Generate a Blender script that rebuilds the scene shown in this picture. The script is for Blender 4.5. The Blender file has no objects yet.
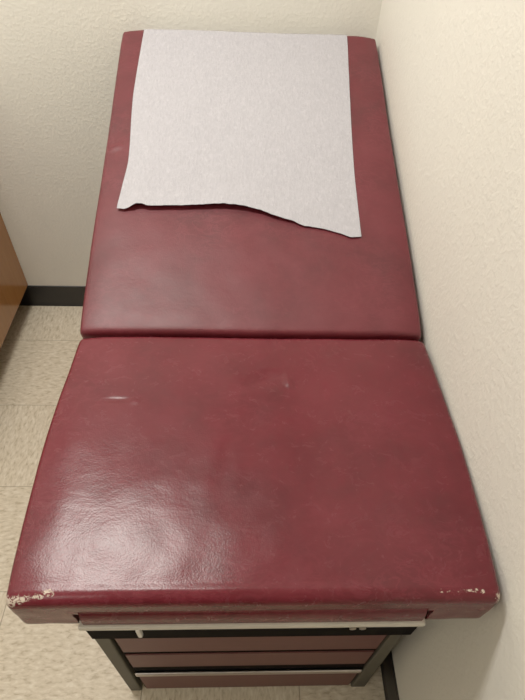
import bpy, bmesh, math, random
from mathutils import Vector, Matrix, noise
random.seed(4)
scene = bpy.context.scene
COL = scene.collection
sin, cos, pi = math.sin, math.cos, math.pi

# ------------------------------------------------------------------ helpers
def tag(o, label=None, cat=None, group=None, kind=None):
    if label: o['label'] = label
    if cat: o['category'] = cat
    if group: o['group'] = group
    if kind: o['kind'] = kind
    return o

def empty(name, loc):
    o = bpy.data.objects.new(name, None)
    o.empty_display_size = .1
    COL.objects.link(o); o.location = loc
    return o

def world_of(o):
    v = Vector(o.location)
    while o.parent:
        o = o.parent; v += Vector(o.location)
    return v

def link(name, bm, mat, parent=None, smooth=False, origin=None):
    """link a bmesh built in world coordinates as one mesh object"""
    base = world_of(parent) if parent else Vector((0, 0, 0))
    if origin is None:
        origin = base
    origin = Vector(origin)
    bmesh.ops.recalc_face_normals(bm, faces=bm.faces[:])
    for v in bm.verts: v.co -= origin
    me = bpy.data.meshes.new(name); bm.to_mesh(me); bm.free()
    me.materials.append(mat)
    if smooth:
        for p in me.polygons: p.use_smooth = True
    o = bpy.data.objects.new(name, me); COL.objects.link(o)
    if parent:
        o.parent = parent
        o.location = origin - base
    else:
        o.location = origin
    return o

def add_hexa(bm, p):
    """8 corner points, bottom four then top four, same winding"""
    v = [bm.verts.new(q) for q in p]
    for f in ((3, 2, 1, 0), (4, 5, 6, 7), (0, 1, 5, 4), (1, 2, 6, 5), (2, 3, 7, 6), (3, 0, 4, 7)):
        bm.faces.new([v[i] for i in f])
    return v

def add_box(bm, x0, x1, y0, y1, z0, z1):
    return add_hexa(bm, [(x0, y0, z0), (x1, y0, z0), (x1, y1, z0), (x0, y1, z0),
                         (x0, y0, z1), (x1, y0, z1), (x1, y1, z1), (x0, y1, z1)])

def bevel(bm, w, seg=2):
    bmesh.ops.bevel(bm, geom=bm.edges[:], offset=w, segments=seg, profile=.5, affect='EDGES', clamp_overlap=True)

def box_part(name, mat, parent, dims, bev=.002, seg=2, origin=None):
    bm = bmesh.new(); add_box(bm, *dims)
    if bev: bevel(bm, bev, seg)
    return link(name, bm, mat, parent, origin=origin)

def add_tube(bm, a, b, r, n=16):
    a, b = Vector(a), Vector(b); d = (b - a).normalized()
    s = d.orthogonal().normalized(); t = d.cross(s)
    ra = [bm.verts.new(a + r * (cos(2*pi*k/n)*s + sin(2*pi*k/n)*t)) for k in range(n)]
    rb = [bm.verts.new(b + r * (cos(2*pi*k/n)*s + sin(2*pi*k/n)*t)) for k in range(n)]
    for k in range(n): bm.faces.new((ra[k], ra[(k+1) % n], rb[(k+1) % n], rb[k]))
    bm.faces.new(ra); bm.faces.new(rb[::-1])

def interp(xs, ys, x):
    if x <= xs[0]: return ys[0]
    for i in range(1, len(xs)):
        if x <= xs[i]:
            t = (x - xs[i-1]) / (xs[i] - xs[i-1])
            return ys[i-1] + t * (ys[i] - ys[i-1])
    return ys[-1]

def smooth_interp(xs, ys, x):
    """Catmull-Rom through the samples"""
    if x <= xs[0]: return ys[0]
    if x >= xs[-1]: return ys[-1]
    i = 0
    while x > xs[i+1]: i += 1
    t = (x - xs[i]) / (xs[i+1] - xs[i])
    def m(k):
        a, b = max(k-1, 0), min(k+1, len(xs)-1)
        return (ys[b]-ys[a]) / (xs[b]-xs[a])
    h = xs[i+1]-xs[i]
    return ((2*t**3-3*t**2+1)*ys[i] + (t**3-2*t**2+t)*h*m(i) + (-2*t**3+3*t**2)*ys[i+1] + (t**3-t**2)*h*m(i+1))

def lines(a, b, r, step, extra=(), k=6):
    """sample positions from a to b, dense within r of both ends"""
    out = []
    for i in range(k+1):
        t = r * (1 - cos(pi/2 * i/k))
        out += [a + t, b - t]
    n = max(2, int((b-a-2*r)/step))
    out += [a + r + (b-a-2*r)*i/n for i in range(n+1)]
    out += list(extra)
    out.sort()
    res = [out[0]]
    for q in out[1:]:
        if q - res[-1] > 1e-5: res.append(q)
    return res

def padded_slab(name, mat, parent, hx, y0, y1, t, rad, warp, step=.006, xtra=(), ztra=(), scuff_glint=None):
    """upholstered pad: rounded box in x (+-hx), y (y0..y1), z (-t..0); warp maps local points to the world"""
    rx, ry, rz = rad
    X = lines(-hx, hx, rx, step, xtra); Y = lines(y0, y1, ry, step); Z = lines(-t, 0, rz, .006, ztra)
    bm = bmesh.new(); cache = {}
    def vert(i, j, k):
        key = (i, j, k)
        if key in cache: return cache[key]
        p = (X[i], Y[j], Z[k])
        c = (max(-hx+rx, min(hx-rx, p[0])), max(y0+ry, min(y1-ry, p[1])), max(-t+rz, min(-rz, p[2])))
        d = Vector(((p[0]-c[0])/rx, (p[1]-c[1])/ry, (p[2]-c[2])/rz))
        if d.length > 1e-6:
            d.normalize()
        q = Vector((c[0]+d.x*rx, c[1]+d.y*ry, c[2]+d.z*rz))
        cache[key] = bm.verts.new(warp(q, d))
        return cache[key]
    nx, ny, nz = len(X)-1, len(Y)-1, len(Z)-1
    def quad(*ks):
        try: bm.faces.new([vert(*k) for k in ks])
        except ValueError: pass
    for i in range(nx):
        for j in range(ny):
            quad((i,j,nz),(i+1,j,nz),(i+1,j+1,nz),(i,j+1,nz)); quad((i,j,0),(i,j+1,0),(i+1,j+1,0),(i+1,j,0))
        for k in range(nz):
            quad((i,0,k),(i+1,0,k),(i+1,0,k+1),(i,0,k+1)); quad((i,ny,k),(i,ny,k+1),(i+1,ny,k+1),(i+1,ny,k))
    for j in range(ny):
        for k in range(nz):
            quad((0,j,k),(0,j,k+1),(0,j+1,k+1),(0,j+1,k)); quad((nx,j,k),(nx,j+1,k),(nx,j+1,k+1),(nx,j,k+1))
    pts = [v.co.copy() for v in bm.verts]
    o = link(name, bm, mat, parent, smooth=True)
    o.data.set_sharp_from_angle(angle=math.radians(48))
    at = o.data.attributes.new('scuff_glint', 'FLOAT', 'POINT')
    for i, q in enumerate(pts):
        at.data[i].value = scuff_glint(q) if scuff_glint else 0.0
    return o

# ------------------------------------------------------------------ materials
def newmat(name):
    m = bpy.data.materials.new(name); m.use_nodes = True
    nt = m.node_tree
    return m, nt, nt.nodes['Principled BSDF']

def nd(nt, typ, **kw):
    n = nt.nodes.new(typ)
    for k, v in kw.items(): setattr(n, k, v)
    return n

def setin(n, **kw):
    for k, v in kw.items(): n.inputs[k.replace('_', ' ')].default_value = v

def mixc(nt, fac, a, b, blend='MIX'):
    n = nd(nt, 'ShaderNodeMix', data_type='RGBA', blend_type=blend)
    L = nt.links.new
    for sock, val in ((n.inputs[0], fac), (n.inputs[6], a), (n.inputs[7], b)):
        if hasattr(val, 'is_linked') or isinstance(val, bpy.types.NodeSocket): L(val, sock)
        elif isinstance(val, (int, float)): sock.default_value = val
        else: sock.default_value = (*val, 1)
    return n.outputs[2]

def math_n(nt, op, a, b=None, c=None, clamp=False):
    n = nd(nt, 'ShaderNodeMath', operation=op, use_clamp=clamp)
    for i, v in enumerate((a, b, c)):
        if v is None: continue
        if isinstance(v, bpy.types.NodeSocket): nt.links.new(v, n.inputs[i])
        else: n.inputs[i].default_value = v
    return n.outputs[0]

def noise_n(nt, vec, scale, detail=3, rough=.55, dist=0):
    n = nd(nt, 'ShaderNodeTexNoise'); setin(n, Scale=scale, Detail=detail, Roughness=rough, Distortion=dist)
    nt.links.new(vec, n.inputs['Vector'])
    return n.outputs['Fac']

def ramp(nt, fac, stops):
    n = nd(nt, 'ShaderNodeValToRGB'); r = n.color_ramp
    while len(r.elements) < len(stops): r.elements.new(.5)
    for e, (p, c) in zip(r.elements, stops):
        e.position = p; e.color = (*c, 1) if len(c) == 3 else c
    nt.links.new(fac, n.inputs[0])
    return n.outputs[0]

def bump(nt, height, strength, dist, normal=None):
    n = nd(nt, 'ShaderNodeBump'); setin(n, Strength=strength, Distance=dist)
    nt.links.new(height, n.inputs['Height'])
    if normal: nt.links.new(normal, n.inputs['Normal'])
    return n.outputs[0]

def objvec(nt):
    return nd(nt, 'ShaderNodeTexCoord').outputs['Object']

def mapping(nt, vec, scale=(1,1,1), rot=(0,0,0), loc=(0,0,0)):
    n = nd(nt, 'ShaderNodeMapping'); n.inputs['Scale'].default_value = scale
    n.inputs['Rotation'].default_value = rot; n.inputs['Location'].default_value = loc
    nt.links.new(vec, n.inputs['Vector'])
    return n.outputs[0]

def mat_plain(name, col, rough=.5, metal=0, spec=.5):
    m, nt, b = newmat(name)
    v = objvec(nt)
    f = noise_n(nt, v, 60, 3)
    c = mixc(nt, f, [x*.9 for x in col], [min(1, x*1.1) for x in col])
    nt.links.new(c, b.inputs['Base Color'])
    setin(b, Roughness=rough, Metallic=metal)
    b.inputs['Specular IOR Level'].default_value = spec
    return m

def mat_vinyl(name, rough, spec):
    m, nt, b = newmat(name); L = nt.links.new
    v = objvec(nt)
    big = noise_n(nt, v, 7, 4, .6)
    vein = noise_n(nt, mapping(nt, v, (1, 1.3, 1), (0, 0, .5)), 38, 9, .72, .7)
    fine = noise_n(nt, v, 170, 3, .6)
    # broad cloudy patches, with thin pale wrinkle lines where a warped noise crosses its mid value
    c = ramp(nt, big, [(.34, (.080, .0082, .0130)), (.52, (.106, .0100, .0165)), (.68, (.122, .0128, .0205))])
    wl = noise_n(nt, mapping(nt, v, (1, 1.9, 1), (0, 0, .65)), 20, 6, .62, 1.3)
    wl = math_n(nt, 'ABSOLUTE', math_n(nt, 'SUBTRACT', wl, .5))
    wl = ramp(nt, wl, [(.0, (1, 1, 1)), (.045, (0, 0, 0))])
    patch = ramp(nt, noise_n(nt, v, 5, 2), [(.42, (0, 0, 0)), (.62, (1, 1, 1))])
    c = mixc(nt, math_n(nt, 'MULTIPLY', math_n(nt, 'MULTIPLY', wl, patch), .42), c, (.165, .026, .038))
    c = mixc(nt, math_n(nt, 'MULTIPLY', ramp(nt, vein, [(.45, (0, 0, 0)), (.62, (1, 1, 1))]), .16), c, (.16, .024, .035))
    # worn, abraded edges and the back's painted glint: pale crackle where the vertex attribute says so
    a = nd(nt, 'ShaderNodeAttribute', attribute_name='scuff_glint').outputs['Fac']
    cr = noise_n(nt, mapping(nt, v, (.8, 1, 1)), 170, 4, .7, 1.5)
    k = math_n(nt, 'MULTIPLY', a, math_n(nt, 'ADD', math_n(nt, 'MULTIPLY', cr, 2.2), -.45))
    k = math_n(nt, 'MULTIPLY', math_n(nt, 'SUBTRACT', k, .50), 9, clamp=True)
    pale = mixc(nt, cr, (.42, .31, .22), (.70, .62, .52))
    L(mixc(nt, k, c, pale), b.inputs['Base Color'])
    rg = math_n(nt, 'ADD', math_n(nt, 'MULTIPLY', vein, .10), rough)
    L(math_n(nt, 'ADD', rg, math_n(nt, 'MULTIPLY', k, .4)), b.inputs['Roughness'])
    b.inputs['Specular IOR Level'].default_value = spec
    # large soft undulation, wrinkled veins, fine grain
    wr = noise_n(nt, mapping(nt, v, (1, 1.5, 1), (0, 0, .6)), 16, 6, .6, 1.2)
    n1 = bump(nt, wr, .10, .004)
    n2 = bump(nt, vein, .05, .0025, n1)
    gr = nd(nt, 'ShaderNodeTexVoronoi'); setin(gr, Scale=420); L(v, gr.inputs['Vector'])
    n3 = bump(nt, gr.outputs['Distance'], .12, .0006, n2)
    n4 = bump(nt, fine, .10, .0010, n3)
    L(n4, b.inputs['Normal'])
    return m

def mat_wall(name, col):
    m, nt, b = newmat(name); L = nt.links.new
    v = objvec(nt)
    big = noise_n(nt, v, 2.5, 2)
    L(mixc(nt, big, [c*.97 for c in col], [min(1, c*1.03) for c in col]), b.inputs['Base Color'])
    setin(b, Roughness=.62); b.inputs['Specular IOR Level'].default_value = .3
    peel = noise_n(nt, v, 110, 3, .5, .3)
    peel = ramp(nt, peel, [(.42, (0, 0, 0)), (.66, (1, 1, 1))])
    fine = noise_n(nt, v, 210, 2, .5)
    n1 = bump(nt, peel, .22, .0019)
    L(bump(nt, fine, .10, .0008, n1), b.inputs['Normal'])
    return m

def mat_floor():
    m, nt, b = newmat('vinyl_composition_tile'); L = nt.links.new
    v = objvec(nt)
    sep = nd(nt, 'ShaderNodeSeparateXYZ'); L(v, sep.inputs[0])
    T = .3048
    def cell(s, off, T):
        q = math_n(nt, 'DIVIDE', math_n(nt, 'SUBTRACT', s, off), T)
        fl = math_n(nt, 'FLOOR', q); fr = math_n(nt, 'SUBTRACT', q, fl)
        d = math_n(nt, 'MINIMUM', fr, math_n(nt, 'SUBTRACT', 1.0, fr))
        return fl, d
    ix, dx = cell(sep.outputs[0], -.2308, .3767); iy, dy = cell(sep.outputs[1], 1.3928, T)
    par = math_n(nt, 'FLOORED_MODULO', math_n(nt, 'ADD', ix, iy), 2.0)
    joint = math_n(nt, 'LESS_THAN', math_n(nt, 'MINIMUM', dx, dy), .0032)
    # grain of the chips runs one way on one tile, the other way on its neighbour
    sa = noise_n(nt, mapping(nt, v, (1, .36, 1)), 125, 4, .6, .4)
    sb = noise_n(nt, mapping(nt, v, (.4, 1, 1)), 120, 4, .6, .4)
    mx = nd(nt, 'ShaderNodeMix', data_type='FLOAT'); L(par, mx.inputs[0]); L(sa, mx.inputs[2]); L(sb, mx.inputs[3])
    g = mx.outputs[0]
    c = ramp(nt, g, [(.34, (.42, .345, .24)), (.44, (.60, .515, .38)), (.54, (.665, .58, .445)), (.66, (.77, .70, .57))])
    cl = noise_n(nt, v, 9, 3)
    c = mixc(nt, math_n(nt, 'MULTIPLY', cl, .35), c, (.54, .455, .33))
    tn = nd(nt, 'ShaderNodeTexWhiteNoise', noise_dimensions='2D')
    cmb = nd(nt, 'ShaderNodeCombineXYZ'); L(ix, cmb.inputs[0]); L(iy, cmb.inputs[1]); L(cmb.outputs[0], tn.inputs['Vector'])
    c = mixc(nt, math_n(nt, 'MULTIPLY', tn.outputs['Value'], .14), c, (.50, .42, .30))
    c = mixc(nt, math_n(nt, 'MULTIPLY', joint, .62), c, (.16, .12, .075))
    L(c, b.inputs['Base Color'])
    setin(b, Roughness=.5); b.inputs['Specular IOR Level'].default_value = .35
    L(bump(nt, math_n(nt, 'SUBTRACT', g, joint), .05, .001), b.inputs['Normal'])
    return m

def mat_wood():
    m, nt, b = newmat('brown_wood_laminate'); L = nt.links.new
    v = objvec(nt)
    gr = noise_n(nt, mapping(nt, v, (6, 6, .45)), 9, 6, .6, .5)
    c = ramp(nt, gr, [(.3, (.33, .142, .044)), (.55, (.365, .16, .050)), (.75, (.395, .175, .058))])
    L(c, b.inputs['Base Color'])
    setin(b, Roughness=.16); b.inputs['Specular IOR Level'].default_value = .5
    return m

def mat_paper():
    m, nt, b = newmat('crepe_paper'); L = nt.links.new
    v = objvec(nt)
    st = noise_n(nt, mapping(nt, v, (1, .22, .22)), 300, 3, .6, .3)
    cr = noise_n(nt, mapping(nt, v, (1, .7, .7)), 150, 4, .65, 1.0)
    sp = noise_n(nt, v, 60, 3, .6)
    c = mixc(nt, sp, (.42, .41, .445), (.47, .46, .495))
    c = mixc(nt, math_n(nt, 'MULTIPLY', ramp(nt, st, [(.35, (1, 1, 1)), (.62, (0, 0, 0))]), .45), c, (.35, .34, .37))
    c = mixc(nt, math_n(nt, 'MULTIPLY', ramp(nt, cr, [(.50, (0, 0, 0)), (.72, (1, 1, 1))]), .35), c, (.60, .59, .62))
    L(c, b.inputs['Base Color'])
    setin(b, Roughness=.8); b.inputs['Specular IOR Level'].default_value = .2
    n1 = bump(nt, cr, .45, .003)
    L(bump(nt, st, .35, .002, n1), b.inputs['Normal'])
    return m

VINYL = mat_vinyl('maroon_vinyl_worn_shiny', .215, .30)
VINYL_BACK = mat_vinyl('maroon_vinyl', .42, .42)
WALL = mat_wall('beige_painted_wall', (.775, .752, .675))
DIM = mat_wall('darkened_unseen_wall', (.18, .16, .14))  # unseen front wall, darkened to cut bounce light under the table front
CEIL = mat_wall('white_ceiling', (.78, .76, .70))
FLOOR = mat_floor()
WOOD = mat_wood()
PAPER = mat_paper()
BASE = mat_plain('black_rubber_baseboard', (.012, .012, .013), .42)
BLACK = mat_plain('black_steel', (.004, .0035, .004), .7, 0, .03)
POST = mat_plain('grey_painted_steel', (.105, .098, .078), .55, 0, .12)
TRAY = mat_plain('off_white_laminate', (.62, .58, .50), .4)
CHROME = mat_plain('brushed_metal', (.50, .46, .44), .3, 1)
DRAWER = mat_plain('maroon_laminate', (.13, .048, .045), .5, 0, .3)
SHELL = mat_plain('dark_maroon_panel', (.09, .02, .022), .45)
WHITE = mat_plain('white_plastic', (.75, .72, .66), .4)
TOP = mat_plain('grey_laminate_worktop', (.42, .40, .36), .4)

# ------------------------------------------------------------------ the room
XR, YB, XL, YF, HC = .359, 1.5912, -1.48, -2.6, 2.5
def slab(name, mat, *d):
    bm = bmesh.new(); add_box(bm, *d)
    o = link(name, bm, mat); tag(o, kind='structure'); return o
slab('floor', FLOOR, XL-.1, XR+.1, YF-.1, YB+.1, -.1, 0)
slab('ceiling', CEIL, XL-.1, XR+.1, YF-.1, YB+.1, HC, HC+.1)
slab('wall_back', WALL, XL-.1, XR+.1, YB, YB+.1, 0, HC)
slab('wall_right', WALL, XR, XR+.1, YF-.1, YB, 0, HC)
slab('wall_left', WALL, XL-.1, XL, YF-.1, YB, 0, HC)
slab('wall_front', DIM, XL, XR, YF-.1, YF, 0, HC)

def baseboard(name, run, path_dir):
    """cove-base profile: 4 in high, rounded top lip and a small toe, swept along a wall"""
    prof = [(0, 0), (.008, 0), (.0055, .006), (.0042, .016), (.0038, .096), (.003, .1004), (.0012, .1016), (0, .1016)]
    bm = bmesh.new()
    a, b = run
    rings = []
    for t in (a, b):
        ring = []
        for d, z in prof:
            ring.append(bm.verts.new((t, YB - d, z) if path_dir == 'x' else (XR - d, t, z)))
        rings.append(ring)
    n = len(prof)
    for i in range(n):
        bm.faces.new((rings[0][i], rings[0][(i+1) % n], rings[1][(i+1) % n], rings[1][i]))
    bm.faces.new(rings[0]); bm.faces.new(rings[1][::-1])
    return tag(link(name, bm, BASE), kind='structure')
baseboard('baseboard_back', (-.905, XR), 'x')
baseboard('baseboard_right', (YF, YB-.009), 'y')

# ------------------------------------------------------------------ wooden cabinet on the left
cab = empty('wooden_cabinet', (-1.15, 1.2, 0))
tag(cab, 'brown wood cabinet standing against the back wall, left of the exam table', 'cabinet')
box_part('carcass', WOOD, cab, (-1.475, -.834, .80, YB-.002, .1075, .86), .0015, 1)
box_part('toe_kick', BASE, cab, (-1.475, -.905, .82, YB-.002, 0, .107), .001, 1)
box_part('worktop', TOP, cab, (-1.475, -.815, .78, YB-.002, .861, .895), .003)

# ------------------------------------------------------------------ exam table
tab = empty('exam_table', (.02, .75, 0))
tag(tab, 'maroon vinyl medical exam table with raised back section and drawers below', 'exam table')
CX = .0205
ZS = .775                                  # seat height
YH = .683                                  # where seat and back meet
TH = math.radians(16.32); LB = .894        # back section slope and length

def gauss(x, y, cx, cy, sx, sy, rot=0):
    dx, dy = x-cx, y-cy
    u, v = dx*cos(rot)+dy*sin(rot), -dx*sin(rot)+dy*cos(rot)
    return math.exp(-(u/sx)**2 - (v/sy)**2)

# --- seat
SY0 = .2130
def seat_half(y):
    return smooth_interp([.21, .225, .28, .352, .452, .535, .60, .688],
                         [.3185, .3205, .3245, .3280, .3305, .3285, .3258, .3240], y)
HX = .33
SLIT_L, SLIT_R = (-.2270-CX, -.2185-CX), (.2560-CX, .2650-CX)
def seat_warp(q, d):
    x, y, z = q.x, q.y, q.z
    up = max(0, d.z) if d.length > 0 else 0
    top = z > -.03
    k = seat_half(y) / HX
    X = CX + x * k
    if x > 0: X += .0068 * x / HX
    # soft crown over foam: sinks toward the sides and the ends
    u = abs(x) / HX
    if top:
        e = max(0, (u - .80) / .2)
        z -= .006 * e**2
        w = max(0, (y - .585) / .085); z -= .0035 * w**2
        w = max(0, (.285 - y) / .07); z -= .0012 * w**2
        # dents and a pinched crease in the cover
        z -= .0018 * gauss(X, y, -.206, .531, .026, .0036)
        z += .0016 * gauss(X, y, -.176, .529, .008, .0045)
        z += .0014 * gauss(X, y, .02, .2290, .30, .0045)
        z -= .0042 * gauss(X, y, .045, .578, .028, .013, .3)
        z += .0042 * gauss(X, y, .082, .570, .006, .013, .2)
        z -= .0020 * gauss(X, y, .140, .550, .008, .012)
        z -= .0008 * gauss(X, y, -.02, .43, .014, .045, -.15)
        z += .0020 * noise.noise(Vector((X*9, y*9, .3)))
        z += .0006 * noise.noise(Vector((X*24, y*24, 5.3)))
    if SLIT_L[0] < x < SLIT_R[1] and y < .30: z = max(z, -.0750)
    # front: apron between two slits, lobes at each end
    if y < SY0 + .06:
        if SLIT_L[0] < x < SLIT_L[1] or SLIT_R[0] < x < SLIT_R[1]:
            if z < -.044: y = max(y, SY0 + .058)
        elif SLIT_L[1] <= x <= SLIT_R[0] and y < SY0 + .02:
            if z < -.030:
                t = min(1, (-z - .030) / .03)
                z = max(z, -.0750)
                y += -.0045 * t + .0030 * math.exp(-((z + .040) / .005)**2)
        elif y < SY0 + .02 and z < -.03:
            y += .0012 * noise.noise(Vector((X*30, z*40, 2)))
    return Vector((X, y, ZS + z))

def seat_scuff(q):
    s = 0
    def blob(cx, cy, cz, r, a): 
        nonlocal s
        s = max(s, a * math.exp(-((q.x-cx)**2 + (q.y-cy)**2 + (q.z-cz)**2) / r**2))
    # torn front corners: the left one worn along its ridge, the right one nicked
    for k in range(14):
        t = k / 13
        blob(-.3010 + .064*t, .2195 + .006*t, .7620 + .0120*t, .0105 - .0045*t, 1.15 - .35*t)
    blob(-.3035, .2165, .752, .014, 1.2); blob(-.3050, .2160, .740, .012, 1.1)
    blob(-.2440, .2280, .7755, .009, 1.0)
    blob(.3440, .2200, .757, .012, 1.1); blob(.3445, .2180, .744, .008, 1.0); blob(.3380, .2215, .764, .007, .95); blob(.3180, .2240, .7715, .0065, 1.0); blob(.3130, .2260, .774, .006, .9)
    for k in range(10): blob(.262 + .055*k/9, .2250, .7725, .0045, .85)
    return s

zt = (-.0435, -.0445, -.04, -.035, -.045)
seat = padded_slab('seat_cushion', VINYL, tab, HX, SY0, YH + .005, .096, (.011, .014, .015), seat_warp, .0042,
                   (SLIT_L[0]-.0003, SLIT_L[0]+.0003, SLIT_L[1]-.0003, SLIT_L[1]+.0003,
                    SLIT_R[0]-.0003, SLIT_R[0]+.0003, SLIT_R[1]-.0003, SLIT_R[1]+.0003), zt, seat_scuff)

# --- back
def back_half(s):
    return smooth_interp([0, .05, .2, .5, .83, .894], [.3255, .3270, .3285, .3275, .3300, .3290], s)
def back_top(X, s):
    """height of the pad's surface over its flat plane"""
    u = abs(X - CX) / .325
    e = max(0, (u - .82) / .18)
    z = -.006 * e**2
    w = max(0, (.05 - s) / .05); z -= .003 * w**2
    z += .0016 * noise.noise(Vector((X*7, s*7, 8.3))) + .0008 * noise.noise(Vector((X*20, s*20, 1.3)))
    z -= .0035 * gauss(X, s, -.287, .50, .018, .05)
    z += .0045 * gauss(X, s, -.285, .47, .014, .008, .5)
    return z
EY = Vector((0, cos(TH), sin(TH))); EN = Vector((0, -sin(TH), cos(TH))); PB = Vector((0, YH + .0025, ZS + .002))
def back_pt(X, s, n):
    return Vector((X, 0, 0)) + PB + EY * s + EN * n
BT = .062
def back_warp(q, d):
    X = CX + .001 + q.x * back_half(q.y) / .325
    if q.x < 0: X += (.011 * q.y / LB) * q.x / .325
    z = q.z
    if z > -.03: z += back_top(X, q.y)
    return back_pt(X, q.y, z)
def back_glint(q):  # soft glint at the left edge, painted in as a pale patch
    c = back_pt(-.285, .50, 0)
    return .50 * math.exp(-(((q.x-c.x)/.02)**2 + ((q - c).dot(EY)/.03)**2))
back = padded_slab('back_cushion', VINYL_BACK, tab, .325, 0, LB, BT, (.008, .010, .016), back_warp, .006, (), (), back_glint)

# --- plates under the cushions
bm = bmesh.new()
add_hexa(bm, [back_pt(x, s, n) for n in (-BT-.016, -BT) for x, s in ((-.29, .05), (.325, .05), (.325, .87), (-.29, .87))])
bevel(bm, .002, 1)
link('back_frame', bm, BLACK, tab)
bm = bmesh.new()
for xx in (-.20, .235):
    add_box(bm, xx-.012, xx+.012, 1.10, 1.124, .60, .8215)
add_box(bm, -.212, .247, 1.10, 1.124, .630, .654)
link('back_support', bm, BLACK, tab)
box_part('seat_frame', BLACK, tab, (-.262, .300, .302, .668, .640, .6785), .003)

# --- pull-out footrest board: white laminate board on a black housing
board = box_part('footrest_board', TRAY, tab, (-.2180, .2585, .2040, .2600, .6880, .6985), .0025, 2)
box_part('footrest_housing', BLACK, tab, (-.2155, .2575, .2100, .2610, .6225, .6875), .0015, 1)
bm = bmesh.new()
add_box(bm, -.1420, -.1355, .2025, .2098, .6560, .6885); bevel(bm, .002, 2)
link('stop_tab', bm, WHITE, tab)
for xx in (.160, .174):
    bm = bmesh.new(); add_tube(bm, (xx, .2100, .676), (xx, .2055, .676), .0048, 14)
    link('screw', bm, CHROME, tab, smooth=False)

# --- base: shell, corner posts, drawers
bm = bmesh.new()
add_box(bm, -.222, .268, .2535, 1.18, .012, .640); bevel(bm, .002, 1)
link('cabinet_shell', bm, BLACK, tab)
for (ot, it, ob, ib) in ((-.2500, -.2235, -.2570, -.2310), (.2860, .2685, .3060, .2710)):
    for y0, y1 in ((.250, .285), (1.16, 1.195)):
        bm = bmesh.new()
        add_hexa(bm, [(ob, y0, 0), (ib, y0, 0), (ib, y1, 0), (ob, y1, 0), (ot, y0, .638), (it, y0, .638), (it, y1, .638), (ot, y1, .638)])
        bevel(bm, .0025, 2)
        link('corner_post', bm, POST, tab)
for s in (-1, 1):
    x0, x1 = (-.226, -.2225) if s < 0 else (.2685, .272)
    box_part('side_panel', SHELL, tab, (x0, x1, .287, 1.158, .02, .636), .001, 1)
def drawer(z0, z1):
    return box_part('drawer', DRAWER, tab, (-.2165, .2625, .2502, .2534, z0, z1), .0008, 2)
drawer(.3640, .6000)
drawer(.2420, .3400)
low = drawer(.0220, .1750)
bm = bmesh.new()
add_box(bm, -.2200, .2660, .2460, .2530, .1720, .1900); bevel(bm, .003, 3)
tag(link('pull_rail', bm, CHROME, low), 'brushed metal pull along the top of the lowest drawer')

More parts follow.
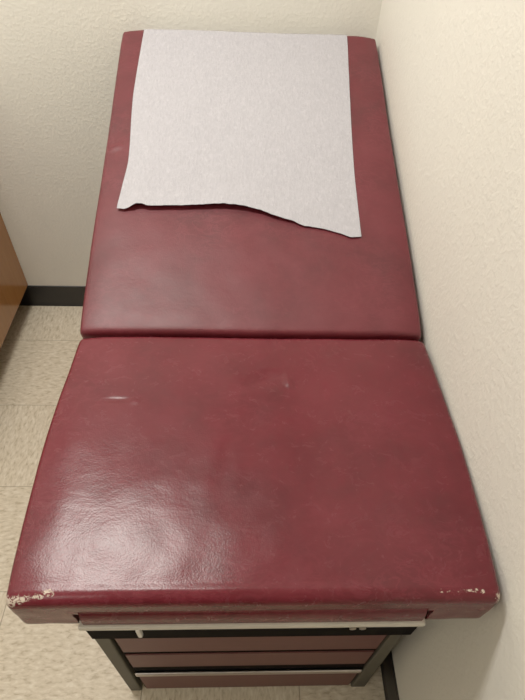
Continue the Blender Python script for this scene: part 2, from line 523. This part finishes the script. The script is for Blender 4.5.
# ------------------------------------------------------------------ sheet of crepe exam paper
BD = -.0125
BX = [-.2612, -.2478, -.2316, -.2218, -.2099, -.1986, -.1320, -.0424, .0027, .0365, .0589, .0867, .1034, .1254, .1698, .2025, .2241, .2459]
BS = [.3004, .2980, .3025, .3081, .3084, .3047, .3076, .3126, .3082, .2996, .2895, .2795, .2758, .2645, .2576, .2465, .2367, .2398]
LS, LX = [.29, .3004, .3524, .4242, .6304, .8885, 1.0], [-.2615, -.2612, -.2577, -.2523, -.2615, -.2585, -.2585]
RS, RX = [.2384, .4243, .651, .8867, 1.0], [.2458, .2473, .2572, .2690, .2690]
SEND = LB + .10
NU, NV = 150, 170
bm = bmesh.new(); grid = []
R0 = .014
for j in range(NV+1):
    row = []
    for i in range(NU+1):
        u = i / NU
        xb = -.2612 + u * (.2459 + .2612)
        s0 = BD + interp(BX, BS, xb) + .0012 * noise.noise(Vector((xb*90, 3, 0)))
        tv = j / NV; tv = tv**1.25
        s = s0 + (SEND - s0) * tv
        xl, xr = smooth_interp(LS, LX, s), smooth_interp(RS, RX, s)
        X = xl + u * (xr - xl)
        if j < 12: X = X * (j/12) + (xb) * (1 - j/12)
        n = .0018 + .0010 * (noise.noise(Vector((X*16, s*12, 2))) + 1) + .0005 * noise.noise(Vector((X*60, s*45, 7)))
        # the torn edge curls off the vinyl along its left two thirds
        lift = smooth_interp([-.262, -.24, -.225, -.19, -.10, .0, .08, .14, .25], [.004, .005, .011, .009, .010, .0105, .007, .0025, .001], xb)
        n += lift * math.exp(-((s - s0) / .045)) 
        smax = LB - R0
        if s < smax:
            row.append(bm.verts.new(back_pt(X, s, n + back_top(X, s))))
        else:                       # over the rounded top end and down behind
            rr = R0 + n; a = (s - smax) / rr
            zt_ = back_top(X, smax)
            if a < pi/2:
                row.append(bm.verts.new(back_pt(X, smax + rr*sin(a), -R0 + rr*cos(a) + zt_*cos(a))))
            else:
                row.append(bm.verts.new(back_pt(X, smax + rr, -R0 - (a - pi/2) * rr * .55)))
    grid.append(row)
for j in range(NV):
    for i in range(NU):
        bm.faces.new((grid[j][i], grid[j][i+1], grid[j+1][i+1], grid[j+1][i]))
paper = link('paper_sheet', bm, PAPER, None, smooth=True, origin=back_pt(0, .60, 0))
tag(paper, 'torn white crepe paper sheet draped over the raised back of the exam table', 'paper sheet')

# ------------------------------------------------------------------ light
def area(name, loc, sx, sy, energy, col):
    l = bpy.data.lights.new(name, 'AREA'); l.shape = 'RECTANGLE'; l.size = sx; l.size_y = sy
    l.energy = energy; l.color = col
    o = bpy.data.objects.new(name, l); COL.objects.link(o); o.location = loc
    return o
area('ceiling_lamp', (-.64, .90, HC - .012), .66, .22, 28.5, (1, .945, .875))
area('fill_lamp_behind_left', (-1.2, -.9, HC - .012), .50, .50, 7.5, (1, .935, .85))  # unseen fill added behind the camera to lift lower walls and front faces

w = bpy.data.worlds.new('world'); scene.world = w; w.use_nodes = True
w.node_tree.nodes['Background'].inputs[0].default_value = (0, 0, 0, 1)

# ------------------------------------------------------------------ camera
pitch, yaw, roll = math.radians(47.59), math.radians(3.386), math.radians(2.991)
fw = Vector((sin(yaw)*cos(pitch), cos(yaw)*cos(pitch), -sin(pitch)))
r = Vector((cos(yaw), -sin(yaw), 0)); u = r.cross(fw)
r2 = cos(roll)*r + sin(roll)*u; u2 = -sin(roll)*r + cos(roll)*u
cd = bpy.data.cameras.new('camera'); cam = bpy.data.objects.new('camera', cd); COL.objects.link(cam)
M = Matrix((r2, u2, -fw)).transposed().to_4x4(); M.translation = (0, 0, 1.4831)
cam.matrix_world = M
cd.sensor_fit = 'VERTICAL'; cd.sensor_height = 36; cd.lens = 36 * 526 / 700; cd.clip_start = .01
scene.camera = cam
scene.view_settings.view_transform = 'Standard'
scene.view_settings.look = 'None'
scene.view_settings.exposure = 0
scene.view_settings.gamma = 1.16
